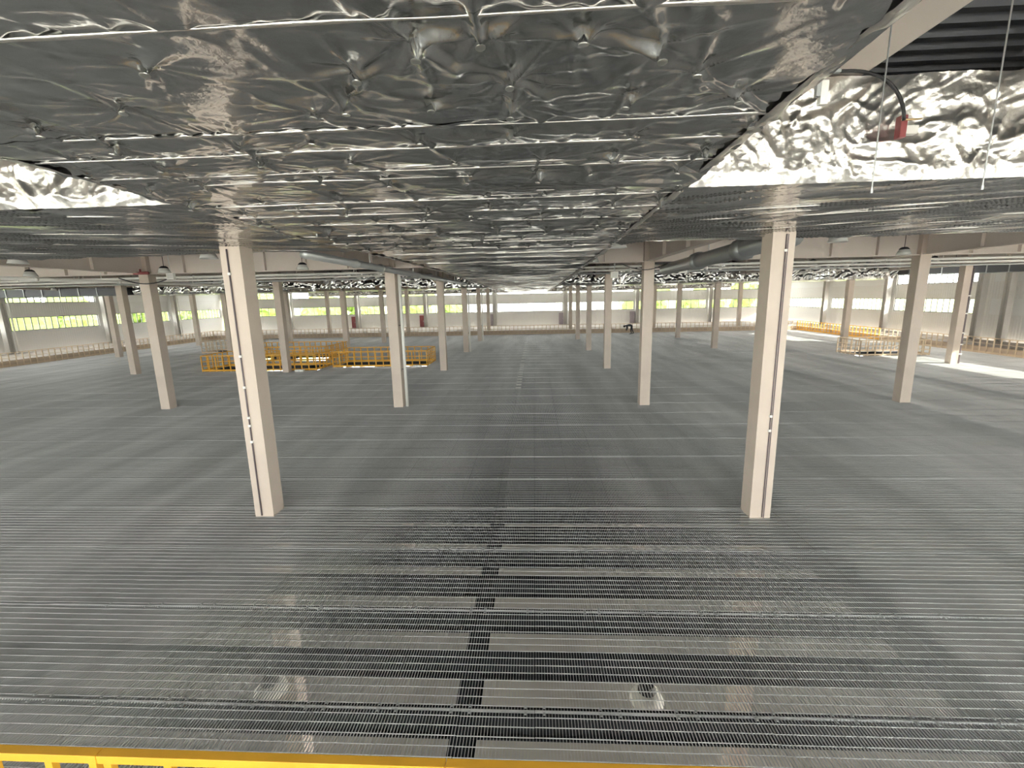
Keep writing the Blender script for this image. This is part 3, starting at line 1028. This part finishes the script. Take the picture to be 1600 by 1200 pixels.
# hydrant cabinets on the far wall
for k, x in enumerate((-23.6, -14.6, -5.6, 3.4, 12.4)):
    m = 'red' if k < 2 else 'mauve'
    lab = ['red hydrant cabinet on the end wall, left one of two', 'red hydrant cabinet on the end wall, right one of two', 'grey mauve cabinet on the end wall, leftmost of three',
           'grey mauve cabinet on the end wall, middle of three', 'grey mauve cabinet on the end wall, rightmost of three'][k]
    e = tag(empty('hydrant_cabinet', (x, YF - .02, .37)), lab, 'cabinet', 'cabinets on the end wall')
    MB().box(-.27, .27, -.18, .22, 0, 1.46).build('body', m, e)
    d = MB().box(-.25, .25, -.20, -.18, .04, 1.42).build('door', m, e)
    MB().box(.18, .21, -.22, -.20, .65, .80).build('handle', 'pipe', d)

# white packages by the openings
for x, y, lab in ((-6.9, 26.05, 'flat white package on the grating by the right-hand left opening'), (-13.4, 24.95, 'flat white package on the grating by the nearest left opening')):
    e = tag(empty('white_package', (x, y, 0)), lab, 'package')
    MB().box(-.25, .25, -.1, .1, 0, .12).build('bundle', 'white', e, bevel=.02)
    MB().box(-.05, .05, -.102, .102, -.001, .123).build('strap', 'pipe', e)

# ------------------------------------------------------------------ worker bending over far away
def person():
    root = tag(empty('person', (9.65, 46.4, 0)), 'person in dark work clothes bending over near the far railing', 'person')
    V = {'pelvis': (.10, 0, .86), 'spine': (-.12, 0, .93), 'chest': (-.34, 0, .90), 'neck': (-.50, 0, .86), 'head0': (-.56, 0, .83), 'head1': (-.66, 0, .76),
         'hipL': (.10, -.10, .82), 'kneeL': (-.02, -.16, .46), 'ankL': (.06, -.18, .09), 'toeL': (-.14, -.18, .04),
         'hipR': (.12, .10, .82), 'kneeR': (.18, .14, .45), 'ankR': (.34, .15, .09), 'toeR': (.14, .15, .04),
         'shL': (-.38, -.19, .86), 'elL': (-.36, -.22, .58), 'haL': (-.42, -.18, .36), 'shR': (-.38, .19, .86), 'elR': (-.34, .22, .58), 'haR': (-.44, .17, .38)}
    E = [('pelvis', 'spine'), ('spine', 'chest'), ('chest', 'neck'), ('neck', 'head0'), ('head0', 'head1'), ('pelvis', 'hipL'), ('hipL', 'kneeL'), ('kneeL', 'ankL'), ('ankL', 'toeL'),
         ('pelvis', 'hipR'), ('hipR', 'kneeR'), ('kneeR', 'ankR'), ('ankR', 'toeR'), ('chest', 'shL'), ('shL', 'elL'), ('elL', 'haL'), ('chest', 'shR'), ('shR', 'elR'), ('elR', 'haR')]
    rad = {'pelvis': .15, 'spine': .14, 'chest': .15, 'neck': .065, 'head0': .08, 'head1': .09, 'hip': .10, 'knee': .065, 'ank': .05, 'toe': .04, 'sh': .07, 'el': .048, 'ha': .035}
    names = list(V)
    me = bpy.data.meshes.new('body')
    me.from_pydata([V[k] for k in names], [(names.index(a), names.index(b)) for a, b in E], [])
    o = place('body', me, 'cloth', root)
    m = o.modifiers.new('skin', 'SKIN')
    for k, nme in enumerate(names):
        sv = me.skin_vertices[0].data[k]
        r = rad.get(nme, rad.get(nme[:-1], .06))
        sv.radius = (r, r)
        sv.use_root = nme == 'pelvis'
    m2 = o.modifiers.new('sub', 'SUBSURF'); m2.levels = m2.render_levels = 2
    bm = bmesh.new()
    bmesh.ops.create_uvsphere(bm, u_segments=12, v_segments=8, radius=.115)
    me2 = bpy.data.meshes.new('hair'); bm.to_mesh(me2); bm.free()
    place('hair', me2, 'hair', root, True, loc=(-.64, 0, .80))
    for s in (-1, 1):
        h = place('hand', MB().box(-.03, .03, -.02, .02, -.09, 0).mesh('hand'), 'skin', root, loc=(-.43, s * .175, .37))
        h.rotation_euler = (0, .3, 0)
    return root
person()

# ------------------------------------------------------------------ outdoors
gr = MB().box(-1500, 1500, -600, 1800, GROUND - .6, GROUND - .32).build('ground', 'grass')
struct(gr, 'sunlit green grass outside the windows', 'ground')
for x0, x1, y0, y1 in ((XL - 60, XL - .5, YN - 60, YF + 5.9), (XR + .5, XR + 60, YN - 60, YF + 5.9), (XL - .5, XR + .5, YN - 60, YN - .5), (-500, 500, -500, YN - 60.2)):  # unseen pale aprons, added so light bounced indoors is neutral and stronger
    pv = MB().box(x0, x1, y0, y1, GROUND - .32, GROUND - .26).build('paving', 'paving')
    struct(pv, 'unseen pale concrete apron added to bounce neutral light indoors', 'paving')
pv = MB().box(-40, 60, YF + 6, 180, GROUND - .32, GROUND - .26).build('paving', 'paving')
struct(pv, 'pale paved yard outside the end wall', 'paving')
def make_tree(h, r, seed):
    e = empty('tree')
    MB().tube([(0, 0, 0), (.1, .05, h * .35), (0, 0, h * .6)], [.25, .2, .12], 7).build('trunk', 'bark', e, True)
    rr = random.Random(seed)
    bm = bmesh.new()
    for k in range(9):
        a = rr.uniform(0, 6.28)
        d = rr.uniform(0, r * .6)
        mtx = Matrix.Translation((d * math.cos(a), d * math.sin(a), h * rr.uniform(.35, .85))) @ Matrix.Scale(r * rr.uniform(.4, .65), 4)
        bmesh.ops.create_icosphere(bm, subdivisions=3, radius=1, matrix=mtx)
    for v in bm.verts:
        v.co += Vector((rr.uniform(-1, 1), rr.uniform(-1, 1), rr.uniform(-1, 1))) * .22
    me = bpy.data.meshes.new('crown'); bm.to_mesh(me); bm.free()
    place('crown', me, 'leaf', e)
    return e
rt = random.Random(8)
protos = [make_tree(13, 4.0, 1), make_tree(11, 3.6, 2), make_tree(12, 4.4, 3)]
cnt = 0
spots = [(-65 + 8.6 * (k % 2), 22 + 4.9 * k) for k in range(17)] + [(-46 + 5.4 * k, 98 + 8 * (k % 2)) for k in range(6)] + [(24 + 5.4 * k, 104 + 8 * (k % 2)) for k in range(5)]
for k, (x, y) in enumerate(spots):
    o = protos[k] if k < 3 else dup(protos[k % 3], (0, 0, 0))
    o.location = (x, y, GROUND - .3)
    o.rotation_euler = (0, 0, rt.uniform(0, 6))
    grp = 'trees outside the left windows' if k < 17 else 'trees outside the end wall windows'
    tag(o, 'bright green leafy tree outside the left wall windows' if k < 17 else 'green tree outside the end wall windows', 'tree', grp)
e = tag(empty('neighbour_building', (2, 112, GROUND - .3)), 'white neighbouring building with window grid outside the end wall', 'building')
MB().box(-20, 18, 0, 14, 0, 16).build('wall', 'bldg', e)
MB().box(-20.4, 18.4, -.4, 14.4, 16, 16.6).build('roof_edge', 'bldg', e)
wme = MB().box(0, 1.5, -.06, .02, 0, 1.7).mesh('window'); wme.materials.append(M['bglass'])
for a in range(14):
    for b in range(4):
        place('window', wme, None, e, loc=(-18.8 + 2.65 * a, 0, 1.4 + 3.7 * b))
